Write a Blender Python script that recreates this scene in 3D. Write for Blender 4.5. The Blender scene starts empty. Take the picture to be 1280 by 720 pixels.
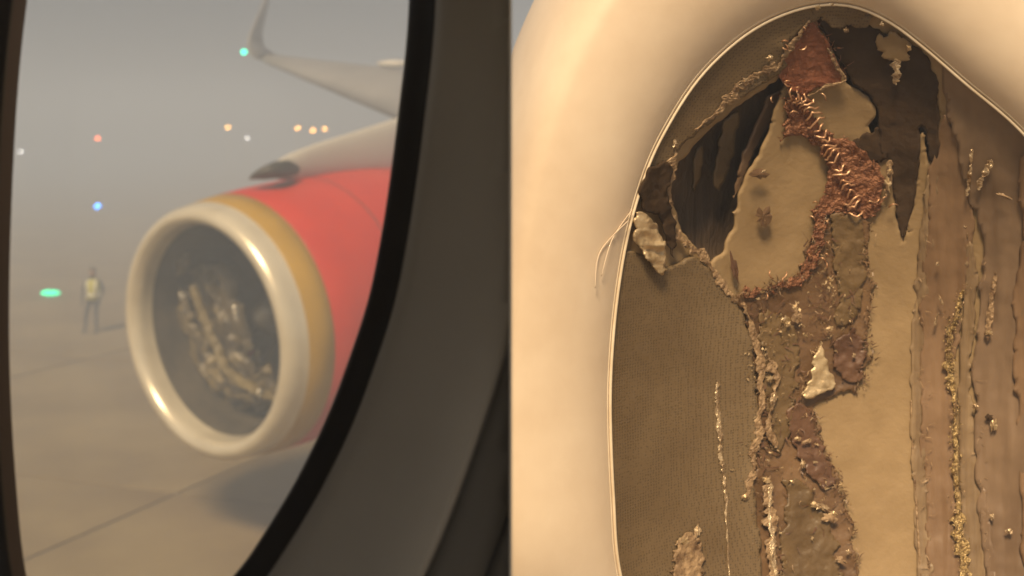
import bpy, bmesh, math, random
import numpy as np
from mathutils import Vector, Matrix, noise

random.seed(7)
sc = bpy.context.scene
C = sc.collection
K = 0.000625          # metres of width per photo pixel and metre of distance (45 mm lens)
HZ = 165              # photo row of the horizon
EYE = 5.5             # eye height above the apron

# ------------------------------------------------------------------ camera, sky, sun, exposure
cam_d = bpy.data.cameras.new('camera')
cam = bpy.data.objects.new('camera', cam_d); C.objects.link(cam)
cam.location = (0, 0, 0); cam.rotation_euler = (math.radians(90), 0, 0)
cam_d.sensor_width = 36; cam_d.lens = 45
cam_d.shift_y = -(360 - HZ) / 1280
cam_d.clip_start = 0.02; cam_d.clip_end = 3000
cam_d.dof.use_dof = True; cam_d.dof.focus_distance = 1.6; cam_d.dof.aperture_fstop = 5.6
sc.camera = cam

SUN_EL = math.radians(46)
SUN_AZ = math.radians(13)      # the sun stands behind the camera, to the left
w = bpy.data.worlds.new('World'); sc.world = w; w.use_nodes = True
nt = w.node_tree; nt.nodes.clear()
sky = nt.nodes.new('ShaderNodeTexSky'); sky.sky_type = 'NISHITA'; sky.sun_disc = False
sky.sun_elevation = SUN_EL; sky.sun_rotation = math.radians(180) + SUN_AZ
sky.air_density = 1.0; sky.dust_density = 6.0; sky.ozone_density = 1.0
mixn = nt.nodes.new('ShaderNodeMix'); mixn.data_type = 'RGBA'; mixn.inputs[0].default_value = 0.75
mixn.inputs[7].default_value = (2.7, 2.85, 3.05, 1)      # even grey overcast veil
bg = nt.nodes.new('ShaderNodeBackground'); bg.inputs[1].default_value = 0.05
out = nt.nodes.new('ShaderNodeOutputWorld')
nt.links.new(sky.outputs[0], mixn.inputs[6]); nt.links.new(mixn.outputs[2], bg.inputs[0])
nt.links.new(bg.outputs[0], out.inputs[0])

sun_d = bpy.data.lights.new('sun', 'SUN'); sun_d.energy = 4.7; sun_d.angle = math.radians(12)
sun_d.color = (1.0, 0.75, 0.45)
sun = bpy.data.objects.new('sun', sun_d); C.objects.link(sun)
sun.rotation_euler = (math.radians(90) - SUN_EL, 0, -SUN_AZ)    # shines from behind the camera, down along +Y
sun.location = (0, -20, 20)

sc.view_settings.view_transform = 'Standard'; sc.view_settings.look = 'None'
sc.view_settings.gamma = 1; sc.view_settings.use_curve_mapping = False
sc.view_settings.exposure = 0.30
cy = sc.cycles
sc.render.engine = 'CYCLES'
cy.max_bounces = 6; cy.diffuse_bounces = 4; cy.volume_bounces = 2; cy.transparent_max_bounces = 12
cy.sample_clamp_indirect = 3.0; cy.use_denoising = True

# ------------------------------------------------------------------ helpers
def P(px, py, Y):
    return Vector(((px - 640) * K * Y, Y, (HZ - py) * K * Y))

def fbm(x, y, z=0.0, o=4):
    return noise.fractal(Vector((x, y, z)), 1.0, 2.0, o)      # about -1..1

def material(name, c1, c2=None, scale=8.0, rough=0.6, metal=0.0, bump=0.0, bscale=None, detail=6,
             contrast=(0.35, 0.65), stretch=None, coat=0.0, spec=0.5):
    m = bpy.data.materials.new(name); m.use_nodes = True
    t = m.node_tree; b = t.nodes['Principled BSDF']
    b.inputs['Roughness'].default_value = rough; b.inputs['Metallic'].default_value = metal
    b.inputs['Coat Weight'].default_value = coat; b.inputs['Specular IOR Level'].default_value = spec
    b.inputs['Base Color'].default_value = (*c1, 1)
    co = t.nodes.new('ShaderNodeTexCoord'); mp = t.nodes.new('ShaderNodeMapping')
    t.links.new(co.outputs['Object'], mp.inputs[0])
    if stretch: mp.inputs['Scale'].default_value = stretch
    if c2:
        n = t.nodes.new('ShaderNodeTexNoise'); n.inputs['Scale'].default_value = scale; n.inputs['Detail'].default_value = detail
        n.inputs['Roughness'].default_value = 0.62
        r = t.nodes.new('ShaderNodeValToRGB')
        r.color_ramp.elements[0].position = contrast[0]; r.color_ramp.elements[0].color = (*c1, 1)
        r.color_ramp.elements[1].position = contrast[1]; r.color_ramp.elements[1].color = (*c2, 1)
        t.links.new(mp.outputs[0], n.inputs[0]); t.links.new(n.outputs[0], r.inputs[0])
        t.links.new(r.outputs[0], b.inputs['Base Color'])
    if bump:
        n2 = t.nodes.new('ShaderNodeTexNoise'); n2.inputs['Scale'].default_value = bscale or scale * 4; n2.inputs['Detail'].default_value = 5
        bp = t.nodes.new('ShaderNodeBump'); bp.inputs['Strength'].default_value = bump; bp.inputs['Distance'].default_value = 0.01
        t.links.new(mp.outputs[0], n2.inputs[0]); t.links.new(n2.outputs[0], bp.inputs['Height'])
        t.links.new(bp.outputs[0], b.inputs['Normal'])
    return m

def emit_material(name, col, strength):
    m = bpy.data.materials.new(name); m.use_nodes = True
    b = m.node_tree.nodes['Principled BSDF']
    b.inputs['Base Color'].default_value = (*[min(1, c * 0.6) for c in col], 1)
    b.inputs['Emission Color'].default_value = (*col, 1); b.inputs['Emission Strength'].default_value = strength
    return m

def mesh_obj(name, verts, faces, mat, parent=None, smooth=True):
    me = bpy.data.meshes.new(name); me.from_pydata([tuple(v) for v in verts], [], faces); me.update()
    if smooth:
        me.polygons.foreach_set('use_smooth', [True] * len(me.polygons))
    me.materials.append(mat)
    o = bpy.data.objects.new(name, me); C.objects.link(o)
    if parent is not None: o.parent = parent
    return o

def from_bm(name, bm, mat, parent=None, smooth=False):
    me = bpy.data.meshes.new(name); bm.to_mesh(me); bm.free()
    if smooth: me.polygons.foreach_set('use_smooth', [True] * len(me.polygons))
    me.materials.append(mat)
    o = bpy.data.objects.new(name, me); C.objects.link(o)
    if parent is not None: o.parent = parent
    return o

def empty(name, loc=(0, 0, 0)):
    o = bpy.data.objects.new(name, None); C.objects.link(o); o.location = loc; o.empty_display_size = 0.1
    return o

def tag(o, label, cat, group=None):
    o['label'] = label; o['category'] = cat
    if group: o['group'] = group
    return o

def structure(o, label=None):
    o['kind'] = 'structure'
    if label: o['label'] = label
    return o

def box_bm(x0, x1, y0, y1, z0, z1, bevel=0.0):
    bm = bmesh.new(); bmesh.ops.create_cube(bm, size=1)
    for v in bm.verts:
        v.co = Vector((x0 + (v.co.x + .5) * (x1 - x0), y0 + (v.co.y + .5) * (y1 - y0), z0 + (v.co.z + .5) * (z1 - z0)))
    if bevel:
        bmesh.ops.bevel(bm, geom=list(bm.edges), offset=bevel, segments=2, affect='EDGES')
    return bm

def revolve(name, prof, mat, parent, n=96, a0=0.0, a1=2 * math.pi, wob=None):
    """profile of (r, z) about local Z"""
    full = abs(a1 - a0 - 2 * math.pi) < 1e-6
    m = n if full else n + 1
    vs, fs = [], []
    for i in range(m):
        a = a0 + (a1 - a0) * i / n
        for j, (r, z) in enumerate(prof):
            rr = r + (wob(a, j) if wob else 0)
            vs.append((rr * math.cos(a), rr * math.sin(a), z))
    L = len(prof)
    for i in range(n):
        i2 = (i + 1) % m
        for j in range(L - 1):
            fs.append((i * L + j, i2 * L + j, i2 * L + j + 1, i * L + j + 1))
    return mesh_obj(name, vs, fs, mat, parent)

def tube(name, pts, rad, mat, parent=None, seg=8, closed=False):
    pts = [Vector(p) for p in pts]; n = len(pts); vs, fs = [], []
    for i, p in enumerate(pts):
        if closed: d = pts[(i + 1) % n] - pts[i - 1]
        else: d = pts[min(i + 1, n - 1)] - pts[max(i - 1, 0)]
        d.normalize()
        a = d.cross(Vector((0, 1, 0)))
        if a.length < 1e-3: a = d.cross(Vector((1, 0, 0)))
        a.normalize(); b = d.cross(a)
        r = rad[i] if isinstance(rad, (list, tuple)) else rad
        for s in range(seg):
            t = 2 * math.pi * s / seg
            vs.append(p + a * (r * math.cos(t)) + b * (r * math.sin(t)))
    for i in range(n if closed else n - 1):
        j = (i + 1) % n
        for s in range(seg):
            s2 = (s + 1) % seg
            fs.append((i * seg + s, i * seg + s2, j * seg + s2, j * seg + s))
    if not closed:
        fs.append(tuple(range(seg))[::-1]); fs.append(tuple((n - 1) * seg + s for s in range(seg)))
    return mesh_obj(name, vs, fs, mat, parent)

def solid(o, th, off=-1):
    m = o.modifiers.new('thickness', 'SOLIDIFY'); m.thickness = th; m.offset = off
    return o

def catmull(pts, per, closed):
    pts = [np.array(p, float) for p in pts]; n = len(pts); o = []
    for i in range(n if closed else n - 1):
        if closed: a, b, c, d = pts[i - 1], pts[i], pts[(i + 1) % n], pts[(i + 2) % n]
        else: a, b, c, d = pts[max(i - 1, 0)], pts[i], pts[i + 1], pts[min(i + 2, n - 1)]
        for k in range(per):
            t = k / per
            o.append(.5 * (2 * b + (c - a) * t + (2 * a - 5 * b + 4 * c - d) * t * t + (3 * b - a - 3 * c + d) * t ** 3))
    if not closed: o.append(pts[-1])
    return np.array(o)

# ------------------------------------------------------------------ materials
M = {}
M['concrete'] = material('apron_concrete', (.165, .115, .055), (.265, .20, .10), .28, .85, bump=.15, bscale=6)
M['sealant'] = material('joint_sealant', (.11, .085, .05), (.17, .13, .075), 2, .8)
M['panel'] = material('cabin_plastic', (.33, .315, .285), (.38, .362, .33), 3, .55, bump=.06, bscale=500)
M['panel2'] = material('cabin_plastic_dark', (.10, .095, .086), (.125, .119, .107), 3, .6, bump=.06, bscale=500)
M['gasket'] = material('black_rubber', (.012, .010, .009), (.02, .017, .014), 12, .6)
M['reveal'] = material('brown_reveal', (.055, .032, .024), (.075, .045, .034), 6, .7)
M['trim'] = material('ivory_trim', (.78, .74, .66), (.83, .79, .71), 8, .5)
M['lip_paint'] = material('cream_lip_metal', (.62, .56, .43), (.74, .68, .54), 1.6, .28, metal=.35, bump=.02, bscale=3)
M['gold'] = material('gold_paint', (.36, .215, .015), (.43, .26, .025), 1.2, .45, coat=.05)
M['red'] = material('red_paint', (.46, .020, .003), (.54, .032, .005), .8, .42, coat=.05, spec=.3)
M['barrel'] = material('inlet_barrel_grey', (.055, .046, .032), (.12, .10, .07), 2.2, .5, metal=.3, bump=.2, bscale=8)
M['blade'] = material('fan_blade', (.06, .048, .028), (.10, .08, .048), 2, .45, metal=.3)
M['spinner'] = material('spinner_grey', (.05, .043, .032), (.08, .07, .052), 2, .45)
M['torn'] = material('torn_tan_liner', (.045, .033, .016), (.20, .155, .07), 3.2, .42, bump=.2, bscale=6, contrast=(.40, .62))
M['torn_dark'] = material('torn_dark_liner', (.05, .038, .018), (.11, .083, .04), 3, .5, bump=.4, bscale=9)
M['torn_pale'] = material('torn_pale_liner', (.11, .083, .032), (.21, .165, .075), 4, .45, bump=.4, bscale=9)
M['bright'] = material('bare_bright_metal', (.75, .70, .58), (.9, .86, .76), 6, .22, metal=.8)
M['airframe'] = material('pale_airframe', (.48, .47, .44), (.55, .54, .51), .4, .4)
M['wing_under'] = material('grey_wing_skin', (.23, .23, .235), (.29, .29, .295), .5, .5)
M['dark_air'] = material('dark_body', (.035, .035, .033), (.06, .058, .052), 2, .5)

# right-hand inlet
M['lip2'] = material('ivory_lip_paint', (.72, .575, .43), (.85, .715, .565), 3.5, .45, bump=.05, bscale=30, coat=.15)
M['bead'] = material('pale_sealant_bead', (.72, .60, .44), (.85, .74, .58), 30, .4)
M['tan'] = material('tan_backing_sheet', (.275, .188, .096), (.345, .242, .13), 11, .65, bump=.1, bscale=120, detail=9)
M['core'] = material('dark_carbon_core', (.085, .056, .036), (.19, .13, .086), 5, .75, bump=.5, bscale=40, stretch=(3, 3, .6))
M['rust'] = material('red_brown_copper_sheet', (.20, .068, .036), (.29, .115, .062), 16, .5, bump=.6, bscale=90)
M['mesh_cu'] = material('copper_mesh', (.17, .066, .034), (.36, .17, .092), 55, .42, metal=.35, bump=1.0, bscale=160)
M['copper'] = material('copper_wire', (.50, .26, .14), (.80, .52, .33), 90, .35, metal=.6)
M['brown'] = material('torn_brown_fibre', (.105, .058, .03), (.215, .13, .068), 9, .42, bump=.35, bscale=40, detail=10)
M['olive'] = material('olive_brown_fibre', (.115, .073, .034), (.185, .122, .058), 10, .45, bump=.35, bscale=50)
M['skin_and_shade'] = material('dark_skin_and_shade', (.042, .026, .015), (.072, .046, .028), 10, .9, spec=.08, bump=.25, bscale=60)  # dark torn skin, also the colour of the painted shadow spikes
M['streak'] = material('streaked_brown_skin', (.19, .115, .065), (.265, .17, .102), 6, .42, bump=.2, bscale=16, stretch=(2.5, 2.5, .7))
M['mauve'] = material('glossy_brown_skin', (.17, .113, .073), (.25, .172, .113), 6, .36, bump=.12, bscale=9, stretch=(2, 2, .8), spec=.4)
M['foil'] = material('crumpled_foil_and_glint', (.28, .18, .10), (.88, .72, .50), 60, .26, metal=.5, bump=.6, bscale=120)  # torn foil, also the colour of painted glints and highlights
M['gold_crumb'] = material('yellow_resin_crumbs', (.20, .125, .05), (.75, .57, .28), 120, .3, metal=.25, bump=.6, bscale=180)
M['umber'] = material('umber_fibre', (.10, .05, .03), (.17, .092, .054), 10, .42, bump=.35, bscale=50)
M['scrape'] = material('scraped_pale_skin', (.18, .12, .068), (.30, .212, .125), 9, .45, bump=.2, bscale=20, stretch=(5, 5, .35))
M['foil_flat_and_glint'] = material('bright_torn_foil_and_glint', (.40, .295, .17), (.78, .62, .40), 30, .4, metal=.5, bump=.5, bscale=50)
M['fibre_pale'] = material('pale_torn_fibre_and_glint', (.16, .095, .05), (.46, .32, .19), 70, .5, bump=.5, bscale=150)

def perforated():
    m = material('perforated_lining', (.155, .105, .055), (.205, .145, .08), 6, .55)
    t = m.node_tree; b = t.nodes['Principled BSDF']
    co = [n for n in t.nodes if n.type == 'MAPPING'][0]
    r = [n for n in t.nodes if n.type == 'VALTORGB'][0]
    v = t.nodes.new('ShaderNodeTexVoronoi'); v.inputs['Scale'].default_value = 250; v.inputs['Randomness'].default_value = .35
    rr = t.nodes.new('ShaderNodeValToRGB')
    rr.color_ramp.elements[0].position = .22; rr.color_ramp.elements[0].color = (.55, .55, .55, 1)
    rr.color_ramp.elements[1].position = .42; rr.color_ramp.elements[1].color = (1, 1, 1, 1)
    mx = t.nodes.new('ShaderNodeMix'); mx.data_type = 'RGBA'; mx.blend_type = 'MULTIPLY'; mx.inputs[0].default_value = 1
    t.links.new(co.outputs[0], v.inputs['Vector']); t.links.new(v.outputs['Distance'], rr.inputs[0])
    t.links.new(r.outputs[0], mx.inputs[6]); t.links.new(rr.outputs[0], mx.inputs[7]); t.links.new(mx.outputs[2], b.inputs['Base Color'])
    bp = t.nodes.new('ShaderNodeBump'); bp.inputs['Strength'].default_value = .4; bp.inputs['Distance'].default_value = .002
    t.links.new(rr.outputs[0], bp.inputs['Height']); t.links.new(bp.outputs[0], b.inputs['Normal'])
    return m
M['perf'] = perforated()

gl = bpy.data.materials.new('window_acrylic'); gl.use_nodes = True
t = gl.node_tree; t.nodes.clear()
o_ = t.nodes.new('ShaderNodeOutputMaterial'); tr = t.nodes.new('ShaderNodeBsdfTransparent'); gs = t.nodes.new('ShaderNodeBsdfGlossy')
tr.inputs[0].default_value = (.97, .965, .955, 1); gs.inputs['Roughness'].default_value = .05
lw = t.nodes.new('ShaderNodeFresnel'); lw.inputs[0].default_value = 1.3
mxs = t.nodes.new('ShaderNodeMixShader')
t.links.new(lw.outputs[0], mxs.inputs[0]); t.links.new(tr.outputs[0], mxs.inputs[1]); t.links.new(gs.outputs[0], mxs.inputs[2]); t.links.new(mxs.outputs[0], o_.inputs[0])
M['glass'] = gl

# ------------------------------------------------------------------ the ground: apron with concrete slabs
g = mesh_obj('ground', [(-420, -420, -EYE), (420, -420, -EYE), (420, 420, -EYE), (-420, 420, -EYE)], [(0, 1, 2, 3)], M['concrete'], smooth=False)
structure(g, 'tan concrete airport apron fading into fog')
gd = Vector((.36, .933, 0)).normalized(); gp = Vector((gd.y, -gd.x, 0)); g0 = Vector((-4.35, 21.2, 0)); S = 9.0
slab_me = None
for i in range(-6, 5):
    for j in range(-3, 6):
        c = g0 + gp * ((i + .5) * S) + gd * ((j + .28) * S)
        if c.y < 4 or c.y > 70: continue
        if slab_me is None:
            s = from_bm('concrete_slab', box_bm(-S / 2 + .035, S / 2 - .035, -S / 2 + .035, S / 2 - .035, 0, .03, .008), M['concrete'], g)
            slab_me = s.data
        else:
            s = bpy.data.objects.new('concrete_slab', slab_me); C.objects.link(s); s.parent = g
        s.location = (c.x, c.y, -EYE + .002); s.rotation_euler = (0, 0, math.atan2(gp.y, gp.x))
for i in range(-6, 6):
    c = g0 + gp * (i * S); a, b = c - gd * 28, c + gd * 55; wv = gp * .04; z = Vector((0, 0, -EYE + .012))
    mesh_obj('joint_sealant', [a - wv + z, a + wv + z, b + wv + z, b - wv + z], [(0, 1, 2, 3)], M['sealant'], g)
for j in range(-2, 6):
    c = g0 + gd * ((j - .22) * S); a, b = c - gp * 55, c + gp * 45; wv = gd * .04; z = Vector((0, 0, -EYE + .008))
    mesh_obj('joint_sealant', [a - wv + z, a + wv + z, b + wv + z, b - wv + z], [(0, 1, 2, 3)], M['sealant'], g)

# ------------------------------------------------------------------ cabin sidewall with its window
WIN = [(513, -60), (512, 0), (508, 60), (500, 130), (490, 210), (478, 290), (462, 370), (440, 440), (410, 520), (371, 600),
       (332, 665), (297, 715), (235, 780), (165, 822), (105, 820), (58, 785), (32, 720), (18, 590), (11, 450), (12, 300),
       (20, 130), (33, 0), (50, -100), (85, -180), (150, -225), (270, -240), (400, -222), (462, -185), (500, -125)]
win0 = catmull(WIN, 6, True)
lw_ = np.clip((230 - win0[:, 0]) / 180, 0, 1)
win = win0.copy(); win[:, 0] -= lw_ * 15
WC = np.array((262., 295.))
def outset(c, d):
    n = np.roll(c, -1, 0) - np.roll(c, 1, 0)
    n = np.stack([-n[:, 1], n[:, 0]], 1); n /= np.linalg.norm(n, axis=1)[:, None]
    if ((c - WC) * n).sum() < 0: n = -n
    for _ in range(6): n = (np.roll(n, 1, 0) + n + np.roll(n, -1, 0)); n /= np.linalg.norm(n, axis=1)[:, None]
    return c + n * d
def loft(name, rings, mat, parent, clip=None):
    n = len(rings[0][0]); vs, fs = [], []
    for c, Y in rings:
        for q in c: vs.append(P(q[0], q[1], Y))
    for k in range(len(rings) - 1):
        for i in range(n):
            j = (i + 1) % n
            fs.append((k * n + i, k * n + j, (k + 1) * n + j, (k + 1) * n + i))
    o = mesh_obj(name, vs, fs, mat, parent)
    if clip is not None:
        bm = bmesh.new(); bm.from_mesh(o.data)
        bmesh.ops.bisect_plane(bm, geom=bm.verts[:] + bm.edges[:] + bm.faces[:], plane_co=(clip, 0, 0), plane_no=(1, 0, 0), clear_outer=True)
        bmesh.ops.bisect_plane(bm, geom=bm.verts[:] + bm.edges[:] + bm.faces[:], plane_co=(0, 0, .12), plane_no=(0, 0, 1), clear_outer=True)
        bmesh.ops.bisect_plane(bm, geom=bm.verts[:] + bm.edges[:] + bm.faces[:], plane_co=(0, 0, -.9), plane_no=(0, 0, -1), clear_outer=True)
        bm.to_mesh(o.data); bm.free()
    return o
cabin = tag(empty('cabin_sidewall', (-.25, .9, -.9)), 'dark taupe aircraft cabin sidewall panel around a black-edged window', 'cabin wall')
cm = Matrix.Translation((.25, -.9, .9))
def to_cabin(o):
    o.parent = cabin; o.matrix_parent_inverse = cm; return o
w_out = outset(win, 33)
to_cabin(loft('window_gasket', [(outset(win, -1), .985), (win, .955), (outset(win, 4), .950), (outset(win, 16), .946), (outset(win, 29), .940), (w_out, .936), (outset(win, 35), .945)], M['gasket'], None, clip=-.0013))
to_cabin(loft('window_reveal', [(outset(win, 1.5), .957), (win0, .985), (outset(win0, -1), .988), (outset(win0, 10), 1.06)], M['reveal'], None, clip=-.0013))
def sc_ring(s): return WC + (w_out - WC) * s
bez = []
for s, Y in ((.995, .944), (1.0, .930), (1.01, .921), (1.035, .914), (1.08, .908), (1.16, .900), (1.26, .891), (1.36, .883), (1.46, .876), (1.57, .871), (1.60, .871), (1.608, .873), (1.612, .879)):
    bez.append((sc_ring(s), Y))
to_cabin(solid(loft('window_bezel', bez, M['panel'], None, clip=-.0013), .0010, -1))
lin = []
for s, Y in ((1.609, .884), (1.618, .877), (1.63, .874), (1.68, .872), (1.78, .870), (1.87, .870), (1.875, .871), (1.88, .878), (1.888, .878), (1.893, .868), (1.93, .864), (2.1, .858), (2.8, .85)):
    lin.append((sc_ring(s), Y))
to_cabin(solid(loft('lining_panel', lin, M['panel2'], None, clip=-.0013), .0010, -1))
to_cabin(from_bm('edge_trim', box_bm(-.0013, -.0001, .845, .99, -.85, .12, .0002), M['trim']))
# pane
pc = [P(q[0], max(q[1], -20), 1.03) for q in outset(win, 6)]
pane = mesh_obj('window_pane', pc, [tuple(range(len(pc)))], M['glass'], None, smooth=False); to_cabin(pane)
# unseen rest of the cabin, added to shade the sidewall from the sun
cab_c = from_bm('shading_ceiling', box_bm(-1.6, -.002, -.7, .93, .122, .145, .004), M['panel']); structure(cab_c)  # set low so the sun still reaches the inlet lip
cab_f = from_bm('shading_floor', box_bm(-1.6, -.002, -.7, .93, -.94, -.90, .004), M['gasket']); structure(cab_f)
cab_w = from_bm('shading_wall', box_bm(-1.63, -1.602, -.7, .93, -.94, .145, .004), M['gasket']); structure(cab_w)

# ------------------------------------------------------------------ jet engine out on the wing
ec = P(253, 418, 16.4)
v = ec.normalized(); r_ = v.cross(Vector((0, 0, 1))).normalized(); u_ = r_.cross(v)
th = math.radians(13.7)
n_ = (-.60 * v - .80 * (math.cos(th) * r_ + math.sin(th) * u_)).normalized()
xa = u_.cross(n_).normalized(); ya = n_.cross(xa)
EM = Matrix((xa, ya, n_)).transposed().to_4x4(); EM.translation = ec
eng = tag(empty('jet_engine'), 'jet engine with cream lip, gold band and red cowl seen through the window', 'engine')
eng.matrix_world = EM
lip = []
for k in range(25):
    a = math.pi * k / 24
    r0, r1 = 1.40, 1.66; zc = -.20
    r = (r0 + r1) / 2 - math.cos(a) * (r1 - r0) / 2
    z = zc + math.sin(a) ** .85 * .24
    lip.append((r, z))
revolve('lip', [(1.392, -.27), (1.395, -.24)] + lip + [(1.675, -.28)], M['lip_paint'], eng, 120)
revolve('gold_band', [(1.672, -.283), (1.679, -.29), (1.705, -.46), (1.729, -.66), (1.723, -.664)], M['gold'], eng, 120)
revolve('cowl', [(1.723, -.668), (1.731, -.675), (1.76, -1.1), (1.79, -1.9), (1.79, -2.6), (1.74, -3.4), (1.62, -4.3), (1.45, -5.0), (1.40, -5.0)], M['red'], eng, 120)
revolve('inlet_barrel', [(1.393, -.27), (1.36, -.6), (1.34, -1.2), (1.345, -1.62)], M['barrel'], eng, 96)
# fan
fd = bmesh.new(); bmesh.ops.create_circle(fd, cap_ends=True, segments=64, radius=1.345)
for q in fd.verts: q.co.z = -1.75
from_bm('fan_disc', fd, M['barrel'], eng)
bl_me = None
for k in range(20):
    if bl_me is None:
        vs, fs = [], []
        for i in range(7):
            f = i / 6; rr = .36 + f * .95; tw = math.radians(25 + 38 * f); ch = .13 + .12 * f; sw = .10 * math.sin(f * 2.6)
            for s in (-1, 0, 1):
                vs.append((rr, sw + s * ch * math.cos(tw), -1.58 + s * ch * math.sin(tw) + (.012 if s == 0 else 0)))
        for i in range(6):
            for s in range(2):
                fs.append((i * 3 + s, i * 3 + s + 1, i * 3 + s + 4, i * 3 + s + 3))
        b = mesh_obj('fan_blade', vs, fs, M['blade'], eng); bl_me = b.data; solid(b, .012, 0)
    else:
        b = bpy.data.objects.new('fan_blade', bl_me); C.objects.link(b); b.parent = eng; solid(b, .012, 0)
    b.rotation_euler = (0, 0, 2 * math.pi * k / 20)
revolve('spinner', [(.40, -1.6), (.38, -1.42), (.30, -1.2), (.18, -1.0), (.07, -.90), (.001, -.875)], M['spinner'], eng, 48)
# torn lining hanging across the inlet mouth: strips following the photograph
def eng_strip(pts, width, z, name, mat, seedv, amp=.07, W=7, per=8, rg=.5):
    """ragged crumpled strip across the inlet; pts are photo pixels on the plane z in engine space"""
    EI = EM.inverted(); L = []
    o = EI @ Vector((0, 0, 0))
    for q in catmull(pts, per, False):
        d = (EI @ P(q[0], q[1], 1.0)) - o
        tt = (z - o.z) / d.z
        L.append(o + d * tt)
    vs, fs = [], []; n = len(L)
    for i, p in enumerate(L):
        d = (L[min(i + 1, n - 1)] - L[max(i - 1, 0)]).normalized(); s = Vector((0, 0, 1)).cross(d).normalized()
        taper = min(1, .25 + 2.2 * i / n, .25 + 2.2 * (n - 1 - i) / n)
        for k in range(W):
            f = k / (W - 1) - .5
            wd = width * taper * (1 + rg * fbm(i * 2.0 / per, 9 if k > W / 2 else 0, seedv))
            vs.append(p + s * (f * wd + .04 * fbm(i * 2.4 / per, f * 2, seedv + 9)) + Vector((0, 0, amp * fbm(i * 1.3 / per, f * 5, seedv + 3) + (.08 * (1 - 4 * f * f)))))
    for i in range(n - 1):
        for k in range(W - 1):
            fs.append((i * W + k, i * W + k + 1, (i + 1) * W + k + 1, (i + 1) * W + k))
    return solid(mesh_obj(name, vs, fs, mat, eng), .012, 0)
BASE = [(214, 318), (224, 350), (238, 390), (252, 428), (272, 464), (302, 482), (330, 492)]
for k, (dx, dy, i0, i1, wd, z, m_, amp_) in enumerate(((24, 6, 0, 7, 1.05, -.95, 'torn', .16), (-4, 6, 0, 7, .42, -.74, 'torn', .09), (44, 12, 0, 5, .50, -.84, 'torn', .12), (-18, 50, 1, 6, .40, -.92, 'torn_dark', .10),
                                                       (20, 6, 1, 7, .16, -.66, 'torn_pale', .06), (62, 10, 0, 4, .30, -.8, 'torn_dark', .08), (6, -8, 0, 2, .46, -.64, 'torn', .10))):
    eng_strip([(x + dx, y + dy) for x, y in BASE[i0:i1]], wd, z, 'torn_lining', M[m_], k * 3.3 + 1, amp_, 17, 14, .9)
for (x, y, l) in ((192, 343, 8), (231, 369, 6), (298, 390, 18), (328, 490, 8)):
    eng_strip([(x - 2, y - l / 2), (x + 1, y), (x, y + l / 2)], .05, -.36, 'metal_shard', M['bright'], x * .13, .01)
for z in (-1.95, -3.3):
    revolve('cowl_seam', [(1.795 if z > -2 else 1.757, z), (1.797 if z > -2 else 1.757, z - .012), (1.794 if z > -2 else 1.75, z - .025)], M['dark_air'], eng, 120)

# ------------------------------------------------------------------ pylon fairing above the engine and the wing beyond
def loft_sections(name, secs, mat, parent=None, seg=20, power=1.0):
    """secs: (centre, half_up, half_depth)"""
    vs, fs = [], []; n = len(secs)
    for c, hu, hd in secs:
        for s in range(seg):
            a = 2 * math.pi * s / seg
            vs.append(Vector(c) + Vector((0, 0, 1)) * hu * math.sin(a) + Vector((.3, .95, 0)) * hd * math.cos(a))
    for i in range(n - 1):
        for s in range(seg):
            fs.append((i * seg + s, i * seg + (s + 1) % seg, (i + 1) * seg + (s + 1) % seg, (i + 1) * seg + s))
    fs.append(tuple(range(seg))[::-1]); fs.append(tuple((n - 1) * seg + s for s in range(seg)))
    return mesh_obj(name, vs, fs, mat, parent)
wing = tag(empty('aircraft_wing', P(520, 150, 23)), 'grey aircraft wing with upturned winglet fading into the fog', 'wing')
wi = Matrix.Translation(-wing.location)
def to_wing(o, p=None):
    o.parent = p or wing; o.matrix_parent_inverse = wi; return o
def wing_sections(stations, mat, name):
    vs, fs = [], []; prof = []
    for k in range(12): f = k / 12; prof.append((f, math.sqrt(f) * (1 - f) * .9 + .02 * (1 - f)))
    prof.append((1, 0))
    for k in range(11, 0, -1): f = k / 12; prof.append((f, -(math.sqrt(f) * (1 - f) * .55)))
    for le, te, thk, up in stations:
        for f, h in prof: vs.append(le.lerp(te, f) + up * (h * thk))
    L = len(prof)
    for i in range(len(stations) - 1):
        for s in range(L):
            fs.append((i * L + s, i * L + (s + 1) % L, (i + 1) * L + (s + 1) % L, (i + 1) * L + s))
    fs.append(tuple(range(L))[::-1]); fs.append(tuple((len(stations) - 1) * L + s for s in range(L)))
    return mesh_obj(name, vs, fs, mat)
Z = Vector((0, 0, 1))
to_wing(wing_sections([(P(326, 76, 33.0), P(345, 69, 34.6), .25, Z), (P(380, 99, 30.4), P(400, 75, 34.2), .55, Z), (P(440, 123, 27.4), P(455, 81, 33.0), .85, Z),
                       (P(500, 148, 24.6), P(515, 87, 31.5), 1.1, Z), (P(640, 205, 20.5), P(660, 100, 29.5), 1.5, Z)], M['wing_under'], 'wing_panel'))
X = Vector((1, .2, 0)).normalized()
to_wing(wing_sections([(P(322, 75, 33.0), P(346, 69, 34.6), .28, X), (P(308, 66, 33.1), P(330, 58, 34.5), .22, X), (P(310, 45, 33.3), P(328, 40, 34.6), .16, X), (P(322, 18, 33.9), P(334, 14, 34.9), .12, X), (P(332, -6, 34.4), P(340, -9, 35.0), .08, X)], M['wing_under'], 'winglet'))
nav = bmesh.new(); bmesh.ops.create_uvsphere(nav, u_segments=10, v_segments=6, radius=.065)
nv = from_bm('navigation_light', nav, emit_material('green_light', (.02, .9, .55), 5), None, True); nv.location = P(305, 65, 32.8); to_wing(nv)
fl = bmesh.new(); bmesh.ops.create_uvsphere(fl, u_segments=10, v_segments=6, radius=.16)
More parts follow.
